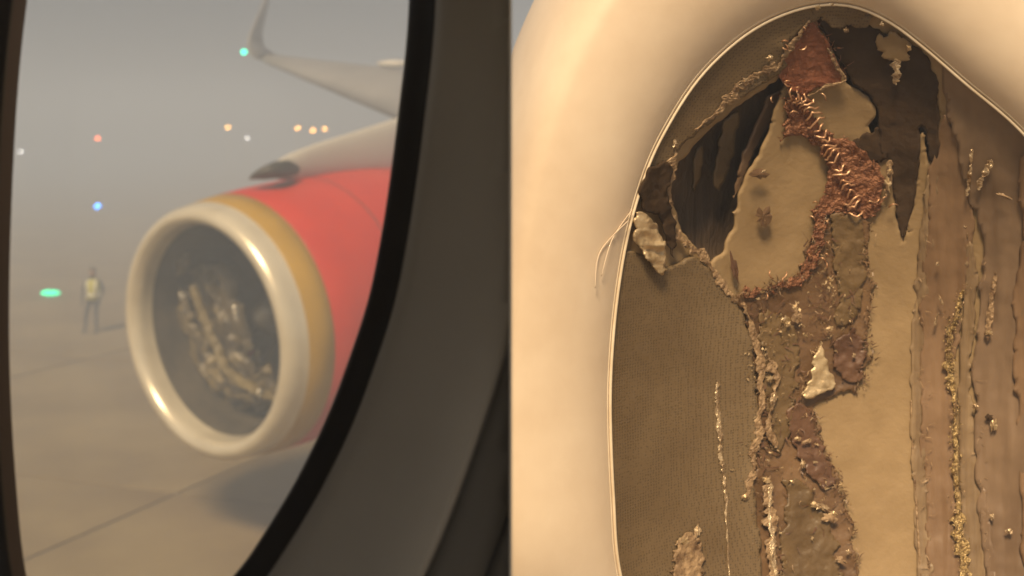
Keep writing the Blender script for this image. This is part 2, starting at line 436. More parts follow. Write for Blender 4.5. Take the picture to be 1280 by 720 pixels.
for q in fl.verts: q.co.x *= 2.6; q.co.z *= .6
fo = from_bm('flap_fairing', fl, M['airframe'], None, True); fo.location = P(492, 80, 29.5); to_wing(fo)

# pylon is part of the engine
EIi = EM.inverted()
def to_eng(o):
    o.parent = eng; o.matrix_parent_inverse = EIi; return o
to_eng(loft_sections('pylon', [(P(338, 216, 17.2), .05, .06), (P(348, 212, 17.3), .13, .18), (P(366, 208, 17.5), .19, .26), (P(400, 200, 18.0), .25, .32), (P(440, 193, 18.6), .32, .36), (P(490, 184, 19.4), .42, .40), (P(560, 170, 20.5), .52, .42)], M['airframe']))
to_eng(loft_sections('pylon_dark_body', [(P(312, 224, 16.85), .01, .02), (P(319, 220, 16.9), .045, .12), (P(332, 216, 16.95), .09, .22), (P(346, 212, 17.0), .115, .28), (P(358, 211, 17.05), .115, .28), (P(366, 212, 17.15), .08, .22), (P(369, 214, 17.2), .03, .1)], M['dark_air']))  # dark rounded body in front of the pylon

# ------------------------------------------------------------------ airfield lights
def lamp(px, py, Y, col, strength, label, cat, rad, name, group=None, wide=1.0):
    top = P(px, py, Y); h = top.z + EYE
    root = tag(empty(name, (top.x, top.y, -EYE)), label, cat, group)
    inv = Matrix.Translation(-root.location)
    pr = max(.015, min(.03, h * .01))
    parts = [tube('pole', [(top.x, top.y + rad * .3, -EYE), (top.x, top.y + rad * .3, top.z - rad * .8)], pr, M['airframe'])]
    b = bmesh.new(); bmesh.ops.create_cone(b, cap_ends=True, segments=14, radius1=pr * 4, radius2=pr * 2, depth=.12)
    bo = from_bm('base', b, M['sealant']); bo.location = (top.x, top.y + rad * .3, -EYE + .06); parts.append(bo)
    b = bmesh.new(); bmesh.ops.create_uvsphere(b, u_segments=14, v_segments=8, radius=rad)
    for q in b.verts: q.co.z *= .8; q.co.x *= wide; q.co.z /= max(1, wide * .6)
    go = from_bm('lamp_globe', b, emit_material(name + '_glow', col, strength), None, True); go.location = top; parts.append(go)
    b = bmesh.new(); bmesh.ops.create_cone(b, cap_ends=True, segments=14, radius1=rad * .75, radius2=rad * .85, depth=rad * .5)
    ho = from_bm('lamp_holder', b, M['dark_air']); ho.location = top - Vector((0, 0, rad * .95)); parts.append(ho)
    for p in parts: p.parent = root; p.matrix_parent_inverse = inv
    return root
lamp(122, 258, 90, (.03, .30, 1.0), 22, 'small blue taxiway light on the foggy apron beyond the engine', 'taxiway light', .20, 'taxiway_light')
lamp(63, 366, 42.5, (.02, .85, .40), 3.2, 'low green taxiway light on the apron beside the walking person', 'taxiway light', .15, 'taxiway_light', None, 2.2)
for x, y, lab in ((372, 160, 'orange apron lamp, first of the row of three above the pylon fairing'), (391, 163, 'orange apron lamp in the middle of the row of three'),
                  (406, 161, 'orange apron lamp in the row of three, next to the wing')):
    lamp(x, y, 96, (1, .45, .10), 20, lab, 'apron lamp', .15, 'apron_lamp', 'orange apron lamps in the fog')
lamp(285, 159, 98, (1, .5, .12), 20, 'lone orange apron lamp between the wing tip and the red lamp', 'apron lamp', .15, 'apron_lamp', 'orange apron lamps in the fog')
lamp(309, 173, 98, (.9, .85, .8), 12, 'faint white apron lamp just below the lone orange lamp', 'apron lamp', .12, 'apron_lamp')
lamp(122, 173, 98, (1, .16, .05), 16, 'dim red apron lamp in the fog above the blue light', 'apron lamp', .17, 'apron_lamp')
lamp(26, 190, 98, (.9, .88, .85), 14, 'faint white apron lamp beside the window edge', 'apron lamp', .12, 'apron_lamp')

# ------------------------------------------------------------------ person walking on the apron
pY = 34.8
pb = Vector(((116 - 640) * K * pY, pY, -EYE + .03))
M['dark_cloth'] = material('dark_work_clothes', (.035, .035, .04), (.06, .058, .06), 5, .8)
M['vest'] = material('yellow_vest', (.42, .40, .06), (.52, .50, .09), 5, .7)
M['stripe'] = material('reflective_stripe', (.72, .72, .66), (.82, .82, .76), 9, .3)
M['skin'] = material('skin_tone', (.28, .16, .10), (.33, .19, .12), 9, .55)
M['hair'] = material('black_hair', (.012, .01, .009), (.02, .017, .014), 30, .6)
person = tag(empty('person', pb), 'person in yellow reflective vest and dark trousers striding across the apron', 'person')
def skin_body():
    J = {'pel': (0, 0, .96, .135), 'sp': (0, -.01, 1.15, .13), 'ch': (0, -.01, 1.34, .15), 'ne': (0, 0, 1.49, .058), 'hd': (0, -.02, 1.58, .085), 'hd2': (0, -.015, 1.70, .085),
         'hl': (-.09, 0, .90, .095), 'kl': (-.17, -.05, .50, .062), 'al': (-.23, .08, .09, .042), 'fl': (-.26, -.1, .035, .038),
         'hr': (.09, 0, .90, .095), 'kr': (.12, -.09, .50, .062), 'ar': (.13, -.06, .09, .042), 'fr': (.13, -.25, .035, .038),
         'sl': (-.19, 0, 1.41, .068), 'el': (-.27, .03, 1.14, .048), 'wl': (-.24, -.14, .94, .03),
         'sr': (.19, 0, 1.41, .068), 'er': (.27, .06, 1.15, .048), 'wr': (.23, -.10, .96, .03)}
    E = [('pel', 'sp'), ('sp', 'ch'), ('ch', 'ne'), ('ne', 'hd'), ('hd', 'hd2'), ('pel', 'hl'), ('hl', 'kl'), ('kl', 'al'), ('al', 'fl'), ('pel', 'hr'), ('hr', 'kr'), ('kr', 'ar'), ('ar', 'fr'),
         ('ch', 'sl'), ('sl', 'el'), ('el', 'wl'), ('ch', 'sr'), ('sr', 'er'), ('er', 'wr')]
    for s, wn in ((-1, 'wl'), (1, 'wr')):
        wx, wy, wz, _ = J[wn]
        pn = 'p' + wn; J[pn] = (wx, wy - .03, wz - .07, .028); E.append((wn, pn))
        for k in range(4):
            a = 'f%s%d' % (wn, k); b = a + 'b'
            off = (k - 1.5) * .021; ln = (.07, .08, .075, .06)[k]
            J[a] = (wx + off * .3, wy - .035 + off, wz - .10, .009); J[b] = (wx + off * .3, wy - .055 + off, wz - .10 - ln, .008)
            E += [(pn, a), (a, b)]
        J['t' + wn] = (wx, wy - .085, wz - .09, .009); E.append((wn, 't' + wn))
    names = list(J); idx = {n: i for i, n in enumerate(names)}
    me = bpy.data.meshes.new('body'); me.from_pydata([J[n][:3] for n in names], [(idx[a], idx[b]) for a, b in E], []); me.update()
    o = bpy.data.objects.new('body', me); C.objects.link(o)
    sk = o.modifiers.new('skin', 'SKIN'); sk.use_smooth_shade = True
    for i, n in enumerate(names):
        q = me.skin_vertices[0].data[i]; q.radius = (J[n][3], J[n][3] * (.8 if n in ('pel', 'sp', 'ch') else 1)); q.use_root = (n == 'pel')
    sb = o.modifiers.new('sub', 'SUBSURF'); sb.levels = 1; sb.render_levels = 1
    me.materials.append(M['dark_cloth'])
    o.parent = person
    return o
skin_body()
def ring_body(name, rings, mat, parent, seg=20):
    vs, fs = [], []
    for z, rx, ry, cx, cyy in rings:
        for s in range(seg):
            a = 2 * math.pi * s / seg
            vs.append((cx + rx * math.cos(a), cyy + ry * math.sin(a), z))
    for i in range(len(rings) - 1):
        for s in range(seg):
            fs.append((i * seg + s, i * seg + (s + 1) % seg, (i + 1) * seg + (s + 1) % seg, (i + 1) * seg + s))
    return solid(mesh_obj(name, vs, fs, mat, parent), .008, 1)
vest = ring_body('vest', [(.92, .185, .15, 0, 0), (1.05, .178, .145, 0, 0), (1.2, .182, .15, 0, -.005), (1.34, .20, .155, 0, -.005), (1.43, .17, .13, 0, 0), (1.475, .10, .09, 0, 0)], M['vest'], person)
ring_body('reflective_stripe', [(1.02, .195, .162, 0, 0), (1.08, .192, .16, 0, 0)], M['stripe'], vest)
for s in (-1, 1):
    tube('reflective_stripe', [(s * .115, -.125, 1.06), (s * .12, -.162, 1.2), (s * .12, -.165, 1.34), (s * .11, -.12, 1.45)], .026, M['stripe'], vest)
hb = bmesh.new(); bmesh.ops.create_uvsphere(hb, u_segments=18, v_segments=12, radius=.1)
for q in hb.verts: q.co.z *= 1.2; q.co.y *= 1.05; q.co.x *= .84
ho = from_bm('face', hb, M['skin'], person, True); ho.location = (0, -.025, 1.655)
hb = bmesh.new(); bmesh.ops.create_uvsphere(hb, u_segments=18, v_segments=12, radius=.108)
bmesh.ops.delete(hb, geom=[q for q in hb.verts if q.co.z < .01 and q.co.y < .03], context='VERTS')
ho = from_bm('hair', hb, M['hair'], person, True); ho.location = (0, -.012, 1.685)
nb = bmesh.new(); bmesh.ops.create_cone(nb, cap_ends=True, segments=6, radius1=.018, radius2=.006, depth=.045)
no = from_bm('nose', nb, M['skin'], person, True); no.location = (0, -.135, 1.645); no.rotation_euler = (math.radians(15), 0, 0)

# ------------------------------------------------------------------ the damaged engine inlet, close up
CX, CY = 1060., 480.
SEAM = [(776, 720), (767, 620), (763, 510), (766, 430), (774, 355), (787, 285), (808, 215), (832, 163), (870, 103), (915, 57), (962, 26), (1015, 8),
        (1065, 8), (1112, 28), (1155, 60), (1205, 103), (1280, 168), (1350, 260), (1390, 380), (1405, 520), (1395, 680), (1350, 840), (1270, 960), (1150, 1030), (1010, 1030), (890, 960), (815, 850)]
sm = catmull(SEAM, 10, True)
ang = np.arctan2(sm[:, 1] - CY, sm[:, 0] - CX); rad = np.hypot(sm[:, 1] - CY, sm[:, 0] - CX)
o_ = np.argsort(ang); ang = ang[o_]; rad = rad[o_]
ang3 = np.concatenate([ang - 2 * math.pi, ang, ang + 2 * math.pi]); rad3 = np.concatenate([rad, rad, rad])
def R(a): return np.interp(a, ang3, rad3)
YA, YS, EO, TA = 1.67, 1.75, 1.63, .60
DEEP = .20
def ecc(px, py):
    a = np.arctan2(py - CY, px - CX)
    return np.hypot(px - CX, py - CY) / R(a)
def yfield(e):
    e = np.asarray(e, float)
    t = np.clip((e - 1) / (EO - 1), 0, 1)
    inn = YA + (YS - YA) / .5641 * (1 - np.sqrt(np.clip(1 - ((TA - t) / (TA / .9)) ** 2, 0, 1)))
    outp = YA + .30 * (1 - np.sqrt(np.clip(1 - ((t - TA) / (1 - TA)) ** 2, 0, 1)))
    bowl = YS + .012 + DEEP * (1 - np.clip(e, 0, 1) ** 2)
    return np.where(e <= 1, bowl, np.where(t < TA, inn, outp))
inlet = tag(empty('damaged_engine_inlet', (.4, 1.9, -.5)), 'ivory engine inlet lip with torn brown lining and exposed copper inside', 'engine')
iinv = Matrix.Translation((-.4, -1.9, .5))
def to_inlet(o, p=None):
    o.parent = p or inlet; o.matrix_parent_inverse = iinv if p is None else Matrix(); return o

# lip with outer nacelle skin
NT = 220; vs, fs = [], []
ts = [0, .01, .03] + [i / 40 for i in range(2, 24)] + [.60 + .40 * math.sin(math.pi / 2 * i / 16) for i in range(0, 17)]
aa = np.linspace(-math.pi, math.pi, NT, endpoint=False)
Rk = R(aa); Rs = Rk.copy()
for _ in range(30): Rs = (np.roll(Rs, 1) + Rs + np.roll(Rs, -1)) / 3
rows = []
for t_ in ts:
    e = 1 + t_ * (EO - 1); rr = (Rk * (1 - min(1, t_ * 3)) + Rs * min(1, t_ * 3)) * e
    Y = float(yfield(e))
    if t_ == 0: Y += .006
    rows.append([P(CX + math.cos(a) * q, CY + math.sin(a) * q, Y) for a, q in zip(aa, rr)])
last = rows[-1]
cc = sum(last, Vector()) / NT
for back, grow in ((.08, 1.004), (.25, 1.01), (.6, 1.02), (1.1, 1.02)):
    rows.append([Vector((cc.x + (p.x - cc.x) * grow, p.y + back, cc.z + (p.z - cc.z) * grow)) for p in last])
for r in rows: vs += r
for k in range(len(rows) - 1):
    for i in range(NT):
        j = (i + 1) % NT
        fs.append((k * NT + i, k * NT + j, (k + 1) * NT + j, (k + 1) * NT + i))
to_inlet(mesh_obj('inlet_lip', vs, fs, M['lip2']))
# sealant bead on the seam
to_inlet(tube('sealant_bead', [P(CX + math.cos(a) * q * 1.0, CY + math.sin(a) * q * 1.0, YS - .003) for a, q in zip(aa, Rk)], .0022, M['bead'], None, 6, True))
to_inlet(tube('sealant_bead', [P(CX + math.cos(a) * q * 1.012, CY + math.sin(a) * q * 1.012, float(yfield(1.012)) + .0002) for a, q in zip(aa, Rk)], .0009, M['bead'], None, 6, True))

def in_poly(px, py, poly):
    x, y = np.array([p[0] for p in poly]), np.array([p[1] for p in poly])
    c = np.zeros(px.shape, bool); n = len(poly)
    for i in range(n):
        j = i - 1
        cond = ((y[i] > py) != (y[j] > py)) & (px < (x[j] - x[i]) * (py - y[i]) / (y[j] - y[i] + 1e-9) + x[i])
        c ^= cond
    return c
def poly_dist(px, py, poly):
    d = np.full(px.shape, 1e9); n = len(poly)
    for i in range(n):
        ax, ay = poly[i - 1]; bx, by = poly[i]
        l2 = (bx - ax) ** 2 + (by - ay) ** 2 + 1e-9
        t = np.clip(((px - ax) * (bx - ax) + (py - ay) * (by - ay)) / l2, 0, 1)
        d = np.minimum(d, np.hypot(px - ax - t * (bx - ax), py - ay - t * (by - ay)))
    return d

def sheet(name, poly, lift, mat, cell=4.0, rag=6.0, ragf=.05, relief=.004, rf=.02, curl=0.0, curlw=14., th=.006, holes=(), seam_clip=True, fine=.6, seedv=0., ridge=0.0, ridgef=(.03, .004), label=None):
    """a torn sheet lying on the bowl of the inlet; outline in photo pixels, ragged by noise"""
    poly = [tuple(p) for p in poly]
    xs = [p[0] for p in poly]; ys = [p[1] for p in poly]
    gx = np.arange(min(xs) - rag - cell, max(xs) + rag + cell * 2, cell); gy = np.arange(min(ys) - rag - cell, max(ys) + rag + cell * 2, cell)
    nx, ny = len(gx), len(gy)
    PX, PY = np.meshgrid(gx, gy)
    def warp(px, py):
        wx = np.empty(px.shape); wy = np.empty(px.shape); f1 = px.ravel(); f2 = py.ravel()
        a = wx.ravel(); b = wy.ravel()
        for i in range(len(f1)):
            vv = noise.noise_vector(Vector((f1[i] * ragf, f2[i] * ragf, seedv)))
            v2 = noise.noise_vector(Vector((f1[i] * ragf * 3.1, f2[i] * ragf * 3.1, seedv + 7)))
            v3 = noise.noise_vector(Vector((f1[i] * .31, f2[i] * .31, seedv + 17)))
            a[i] = vv.x + .7 * v2.x + fine * v3.x; b[i] = vv.y + .7 * v2.y + fine * v3.y
        return px + rag * a.reshape(px.shape), py + rag * b.reshape(px.shape)
    cx_ = PX[:-1, :-1] + cell / 2; cy_ = PY[:-1, :-1] + cell / 2
    wx, wy = warp(cx_, cy_) if rag > 0 else (cx_, cy_)
    keep = in_poly(wx, wy, poly)
    for h in holes: keep &= ~in_poly(wx, wy, h)
    if seam_clip: keep &= ecc(cx_, cy_) < 1.003
    used = np.zeros((ny, nx), bool)
    used[:-1, :-1] |= keep; used[1:, :-1] |= keep; used[:-1, 1:] |= keep; used[1:, 1:] |= keep
    cnt = np.zeros((ny, nx), int)
    cnt[:-1, :-1] += keep; cnt[1:, :-1] += keep; cnt[:-1, 1:] += keep; cnt[1:, 1:] += keep
    bnd = used & (cnt < 4)
    # relax boundary corners towards the mean of used neighbours
    RX, RY = PX.copy(), PY.copy()
    for _ in range(2):
        sx = np.zeros(PX.shape); sy = np.zeros(PX.shape); c = np.zeros(PX.shape)
        for dy, dx in ((0, 1), (0, -1), (1, 0), (-1, 0)):
            s = np.roll(np.roll(bnd, dy, 0), dx, 1)
            sx += np.where(s, np.roll(np.roll(RX, dy, 0), dx, 1), 0); sy += np.where(s, np.roll(np.roll(RY, dy, 0), dx, 1), 0); c += s
        mk = bnd & (c >= 2)
        RX = np.where(mk, .4 * RX + .6 * sx / np.maximum(c, 1), RX); RY = np.where(mk, .4 * RY + .6 * sy / np.maximum(c, 1), RY)
    e = ecc(RX, RY); Yb = yfield(np.minimum(e, 1.0))
    dist = poly_dist(RX, RY, poly)
    for h in holes: dist = np.minimum(dist, poly_dist(RX, RY, h))
    ids = -np.ones((ny, nx), int); vs = []
    for iy, ix in zip(*np.nonzero(used)):
        x, y = RX[iy, ix], RY[iy, ix]
        ed = math.exp(-dist[iy, ix] / curlw)
        near = max(0., min(1., (1.0 - e[iy, ix]) * 16))
        l = lift + near * (relief * fbm(x * rf, y * rf, seedv + 3) + curl * ed * (.55 + .9 * fbm(x * .03, y * .03, seedv + 5)))
        if ridge: l += near * ridge * fbm(x * ridgef[0], y * ridgef[1], seedv + 8)
        ids[iy, ix] = len(vs); vs.append(P(x, y, Yb[iy, ix] - l))
    fs = []
    for iy, ix in zip(*np.nonzero(keep)):
        fs.append((ids[iy, ix], ids[iy, ix + 1], ids[iy + 1, ix + 1], ids[iy + 1, ix]))
    fs = [f[::-1] for f in fs]
    o = to_inlet(mesh_obj(name, vs, fs, mat)); 
    if th: solid(o, th, -1)
    if label: o['label'] = label
    return o

HOLE_L = [(988, 92), (975, 130), (960, 165), (942, 205), (925, 240), (918, 285), (905, 308), (893, 335), (872, 312), (850, 285), (838, 250), (842, 210), (870, 180), (905, 145), (945, 115)]
HOLE_R = [(1022, 22), (1060, 38), (1105, 45), (1140, 62), (1165, 95), (1172, 140), (1172, 208), (1162, 205), (1152, 160), (1146, 170), (1146, 215), (1138, 265), (1128, 306), (1121, 270), (1116, 205), (1112, 160), (1098, 190), (1085, 165), (1096, 140), (1080, 118), (1058, 105), (1040, 62)]  # lower spikes follow cast shadows, cut into the outline
OUTER = [(CX + math.cos(a) * q * 1.01, CY + math.sin(a) * q * 1.01) for a, q in zip(aa[::2], Rk[::2])]
# deep core behind everything, then the tan backing sheet with its two torn openings
sheet('core_sheet', OUTER, -.085, M['core'], cell=12, rag=0, relief=.012, rf=.03, th=.004, ridge=.02, ridgef=(.06, .01), seedv=1)
sheet('backing_sheet', OUTER, 0, M['tan'], cell=4, rag=5, relief=.002, rf=.012, th=.004, holes=(HOLE_L, HOLE_R), curl=.001, seedv=2)
# acoustic lining at the left, and its remaining band along the top
sheet('acoustic_lining', [(740, 300), (800, 318), (832, 338), (868, 322), (893, 338), (918, 372), (938, 415), (944, 470), (948, 530), (941, 600), (950, 680), (955, 760), (990, 900), (900, 1000), (740, 860)], .012, M['perf'], cell=3, rag=4, relief=.002, rf=.01, curl=.003, curlw=10, th=.008, seedv=4, label='perforated brown acoustic lining')
sheet('acoustic_lining', [(770, 240), (812, 222), (842, 193), (880, 158), (930, 118), (985, 86), (978, 60), (1000, 35), (1030, 20), (1080, 25), (1100, -20), (1000, -20), (840, 60), (760, 200)], .012, M['perf'], cell=3, rag=5, relief=.002, rf=.02, curl=.004, curlw=9, th=.008, seedv=5, label='perforated brown acoustic lining')
# lighter torn planes seen inside the left opening
sheet('core_web', [(962, 118), (982, 112), (962, 160), (938, 205), (926, 240), (916, 250), (930, 190)], -.030, M['streak'], cell=3, rag=3, relief=.004, th=.003, seedv=20)
sheet('core_web', [(905, 150), (925, 138), (918, 190), (900, 240), (892, 230), (898, 185)], -.045, M['olive'], cell=3, rag=3, relief=.004, th=.003, seedv=21)
sheet('core_web', [(868, 190), (880, 180), (876, 225), (866, 245)], -.04, M['olive'], cell=3, rag=2, relief=.004, th=.003, seedv=22)
# brown torn fibre layers
BROWN = [(920, 368), (960, 362), (1000, 345), (1015, 300), (1035, 270), (1070, 262), (1088, 280), (1080, 320), (1092, 355), (1085, 405), (1082, 440), (1092, 452), (1074, 462), (1074, 494), (1064, 486), (1046, 490), (1018, 512), (1030, 560), (1048, 600), (1062, 645), (1072, 720), (1085, 820), (1100, 960), (960, 980), (935, 800), (935, 640), (950, 520), (940, 430)]
sheet('torn_fibre_layer', BROWN, .004, M['brown'], cell=2.5, rag=7, ragf=.06, relief=.003, rf=.03, curl=.003, curlw=6, th=.003, seedv=6)
sheet('torn_fibre_layer', [(1040, 268), (1074, 272), (1084, 320), (1080, 360), (1070, 405), (1044, 410), (1052, 362), (1042, 330)], .008, M['olive'], cell=2.5, rag=8, ragf=.08, relief=.003, rf=.05, curl=.002, th=.002, seedv=7)
sheet('torn_fibre_layer', [(985, 600), (1010, 612), (1040, 650), (1052, 720), (1040, 820), (985, 820), (975, 700)], .008, M['olive'], cell=2.5, rag=10, ragf=.06, relief=.003, rf=.05, curl=.002, th=.002, seedv=8)
sheet('torn_fibre_layer', [(950, 385), (985, 392), (1000, 430), (996, 480), (985, 540), (968, 580), (958, 520), (955, 450)], .008, M['olive'], cell=2.5, rag=9, ragf=.07, relief=.003, rf=.05, curl=.003, curlw=7, th=.002, seedv=9)
sheet('torn_fibre_layer', [(1042, 425), (1070, 408), (1082, 440), (1074, 482), (1054, 478), (1044, 460)], .009, M['umber'], cell=2.5, rag=7, ragf=.08, relief=.003, rf=.06, curl=.004, curlw=6, th=.002, seedv=10)
sheet('torn_fibre_layer', [(985, 505), (1012, 505), (1026, 555), (1046, 602), (1030, 612), (1008, 590), (990, 552)], .009, M['umber'], cell=2.5, rag=8, ragf=.08, relief=.003, rf=.06, curl=.004, curlw=7, th=.002, seedv=11)
# copper patch, mesh
sheet('copper_patch', [(1012, 24), (1034, 52), (1054, 92), (1052, 104), (1018, 112), (1008, 122), (985, 112), (970, 90), (985, 60)], .009, M['rust'], cell=2.5, rag=4, ragf=.09, relief=.002, rf=.05, curl=.004, curlw=6, th=.002, seedv=12, label='red brown copper coloured patch')
sheet('copper_mesh', [(978, 118), (1008, 118), (1014, 140), (1032, 168), (1052, 172), (1085, 190), (1104, 225), (1098, 262), (1082, 275), (1050, 262), (1025, 275), (1014, 268), (1032, 240), (1036, 205), (1018, 180), (1000, 168), (978, 172), (985, 145)], .007, M['mesh_cu'], cell=2.5, rag=9, ragf=.1, relief=.004, rf=.09, curl=.003, curlw=6, th=.002, seedv=13)
sheet('copper_mesh', [(1000, 345), (1015, 300), (1022, 265), (1034, 268), (1030, 300), (1020, 335), (1000, 356), (930, 372), (925, 364), (970, 356)], .009, M['mesh_cu'], cell=2.5, rag=9, ragf=.12, relief=.004, rf=.1, curl=.004, curlw=6, th=.002, seedv=14)
# dark skin round the right opening; its spikes are cast shadows painted as sheet
sheet('dark_flap_and_shade', [(1016, 12), (1048, 30), (1095, 36), (1118, 48), (1150, 62), (1170, 96), (1174, 150), (1172, 212), (1162, 200), (1156, 160), (1150, 150), (1149, 210), (1141, 262), (1130, 306), (1119, 262), (1114, 205), (1100, 190), (1098, 140), (1090, 122), (1066, 104), (1046, 72)], .003, M['skin_and_shade'], cell=2.5, rag=3, ragf=.05, relief=.002, rf=.04, curl=.001, th=.002, fine=.3, seedv=15, label='dark torn skin with painted shadow spikes')
sheet('dark_flap_and_shade', [(1066, 172), (1096, 160), (1112, 165), (1108, 196), (1090, 206), (1072, 196)], .003, M['skin_and_shade'], cell=2.5, rag=8, ragf=.08, relief=.002, rf=.05, th=.002, seedv=19)  # dark patch of the same painted shade
sheet('backing_scrap', [(1094, 50), (1116, 40), (1140, 56), (1132, 76), (1102, 72)], .010, M['tan'], cell=2.5, rag=6, ragf=.1, relief=.002, curl=.002, th=.002, seedv=16)
sheet('lining_scrap', [(1012, 8), (1040, 0), (1090, 22), (1085, 34), (1040, 34), (1026, 24)], .012, M['perf'], cell=2.5, rag=5, ragf=.1, relief=.003, curl=.003, th=.002, seedv=23)
# right-hand skins, scraped into long vertical layers
sheet('brown_skin', [(1176, 140), (1196, 170), (1216, 240), (1212, 330), (1200, 400), (1190, 470), (1192, 560), (1200, 720), (1215, 900), (1165, 900), (1160, 720), (1152, 560), (1150, 420), (1154, 320), (1160, 250)], .003, M['streak'], cell=3, rag=6, ragf=.03, relief=.002, rf=.02, curl=.002, th=.002, fine=.05, seedv=30, ridge=.003, ridgef=(.09, .006))
sheet('glossy_skin', [(1176, 60), (1240, 90), (1420, 200), (1420, 900), (1246, 900), (1232, 720), (1222, 580), (1216, 470), (1222, 380), (1230, 300), (1206, 230), (1186, 150)], .006, M['mauve'], cell=4, rag=6, ragf=.03, relief=.006, rf=.010, curl=.003, curlw=12, th=.003, fine=.05, seedv=31, ridge=.005, ridgef=(.05, .006))
sheet('scraped_skin', [(1210, 290), (1222, 330), (1218, 400), (1212, 470), (1222, 560), (1232, 700), (1240, 900), (1206, 900), (1204, 720), (1198, 560), (1196, 470), (1204, 390)], .005, M['scrape'], cell=3, rag=3, ragf=.05, relief=.002, rf=.03, th=.002, fine=.05, seedv=32, ridge=.003, ridgef=(.12, .006))
sheet('scraped_skin', [(1160, 215), (1172, 215), (1166, 300), (1156, 380), (1152, 470), (1156, 580), (1164, 720), (1170, 900), (1148, 900), (1146, 700), (1140, 560), (1138, 450), (1146, 330)], .004, M['scrape'], cell=3, rag=4, ragf=.05, relief=.002, rf=.03, th=.002, fine=.05, seedv=33, ridge=.003, ridgef=(.14, .006))
sheet('scraped_skin', [(1226, 600), (1236, 640), (1246, 720), (1260, 900), (1244, 900), (1232, 720), (1222, 630)], .009, M['mauve'], cell=3, rag=4, ragf=.05, relief=.003, rf=.03, th=.002, fine=.05, seedv=36)
sheet('scraped_skin', [(1272, 190), (1320, 215), (1330, 420), (1325, 900), (1290, 900), (1278, 640), (1266, 440), (1276, 300)], .009, M['streak'], cell=4, rag=8, ragf=.02, relief=.004, rf=.015, th=.002, fine=.05, seedv=35, ridge=.003, ridgef=(.08, .006))
q = catmull(((1139, 500), (1141, 560), (1146, 640), (1152, 740)), 14, False)
to_inlet(tube('scored_ridge', [P(a, b, float(yfield(ecc(a, b))) - .003 + .001 * fbm(a * .2, b * .06, 1)) for a, b in q], [.0016 + .0010 * fbm(i * .3, 1, 2) for i in range(len(q))], M['fibre_pale'], None, 6))

# ragged ribbons: cracks, scratches, crumb lines, painted glints
def ribbon(name, pts, width, lift, mat, seedv, bumpy=.002, per=14, rag=1.0, kseg=6):
    q = catmull(pts, per, False); n = len(q); vs, fs = [], []; rnd = random.Random(int(seedv * 77)); ra = [rnd.gauss(0, .33) for _ in range(n + 1)]; rb = [rnd.gauss(0, .33) for _ in range(n + 1)]; slow = [fbm(i * .09, seedv, 8.2) for i in range(n)]
    for i in range(n):
        d = q[min(i + 1, n - 1)] - q[max(i - 1, 0)]; d /= (np.hypot(*d) + 1e-6); s = np.array((-d[1], d[0]))
        wl = width * max(.05, 1 + rag * (1.2 * slow[i] + ra[i] + .5 * ra[i + 1])) * min(1, .3 + i * .25, .3 + (n - 1 - i) * .25)
        wr = width * max(.05, 1 + rag * (1.2 * slow[i] + rb[i] + .5 * rb[i + 1])) * min(1, .3 + i * .25, .3 + (n - 1 - i) * .25)
        for k in range(kseg):
            f = k / (kseg - 1) - .5
            x, y = q[i] + s * (f * (wl if f < 0 else wr) + width * .5 * rag * (fbm(i * .11, seedv + 4, 3.1) + .3 * ra[i]))
            l = lift + bumpy * (1 - 4 * f * f) * .6 + bumpy * .9 * fbm(x * .3, y * .3, seedv + 2)
            vs.append(P(x, y, float(yfield(min(.998, ecc(x, y)))) - l))
    for i in range(n - 1):
        for k in range(kseg - 1):
            fs.append((i * kseg + k, i * kseg + k + 1, (i + 1) * kseg + k + 1, (i + 1) * kseg + k))
    o = to_inlet(mesh_obj(name, vs, fs, mat, None, smooth=False)); solid(o, .001, 0); return o
ribbon('lining_crack', [(897, 478), (896, 500), (899, 540), (901, 570), (905, 600), (908, 650), (912, 730)], 4.5, .014, M['foil'], 1)
ribbon('lining_crack', [(928, 378), (944, 420), (952, 470), (950, 520), (944, 560), (940, 590), (932, 626)], 8, .014, M['fibre_pale'], 2)
ribbon('lining_crack', [(962, 596), (960, 630), (965, 660), (963, 690), (970, 740)], 10, .014, M['fibre_pale'], 3)
ribbon('lining_crack', [(964, 600), (962, 640), (966, 690), (972, 740)], 4, .017, M['foil'], 13)
ribbon('lining_crack', [(965, 450), (970, 480), (962, 520), (968, 560)], 7, .014, M['fibre_pale'], 4)
ribbon('lining_crack', [(843, 180), (840, 210), (836, 245), (842, 280), (858, 306), (880, 322), (905, 360), (922, 378)], 7, .014, M['fibre_pale'], 5)
ribbon('lining_crack', [(868, 162), (905, 132), (925, 108), (945, 96), (970, 80)], 9, .015, M['fibre_pale'], 6)
ribbon('resin_crumbs', [(1204, 362), (1196, 392), (1188, 420), (1186, 452), (1192, 500), (1194, 540), (1194, 590), (1198, 640), (1206, 740)], 4, .010, M['gold_crumb'], 7, bumpy=.003)
ribbon('resin_crumbs', [(1186, 400), (1186, 430), (1188, 465), (1192, 490)], 9, .011, M['gold_crumb'], 8, bumpy=.003)
ribbon('resin_crumbs', [(1194, 640), (1200, 670), (1204, 700), (1208, 750)], 12, .011, M['gold_crumb'], 9, bumpy=.003)
ribbon('torn_edge_and_glint', [(1034, 60), (1046, 82), (1056, 100), (1030, 110), (1010, 120)], 3, .014, M['fibre_pale'], 11)
ribbon('torn_edge_and_glint', [(972, 88), (985, 62), (1000, 42), (1012, 26)], 5, .014, M['fibre_pale'], 12)
ribbon('torn_edge_and_glint', [(1119, 74), (1121, 90), (1120, 106)], 6, .012, M['foil'], 15)  # glint painted as a bright strip
ribbon('torn_edge_and_glint', [(1113, 200), (1111, 222), (1108, 246)], 5, .012, M['fibre_pale'], 16)  # glint painted as a pale strip
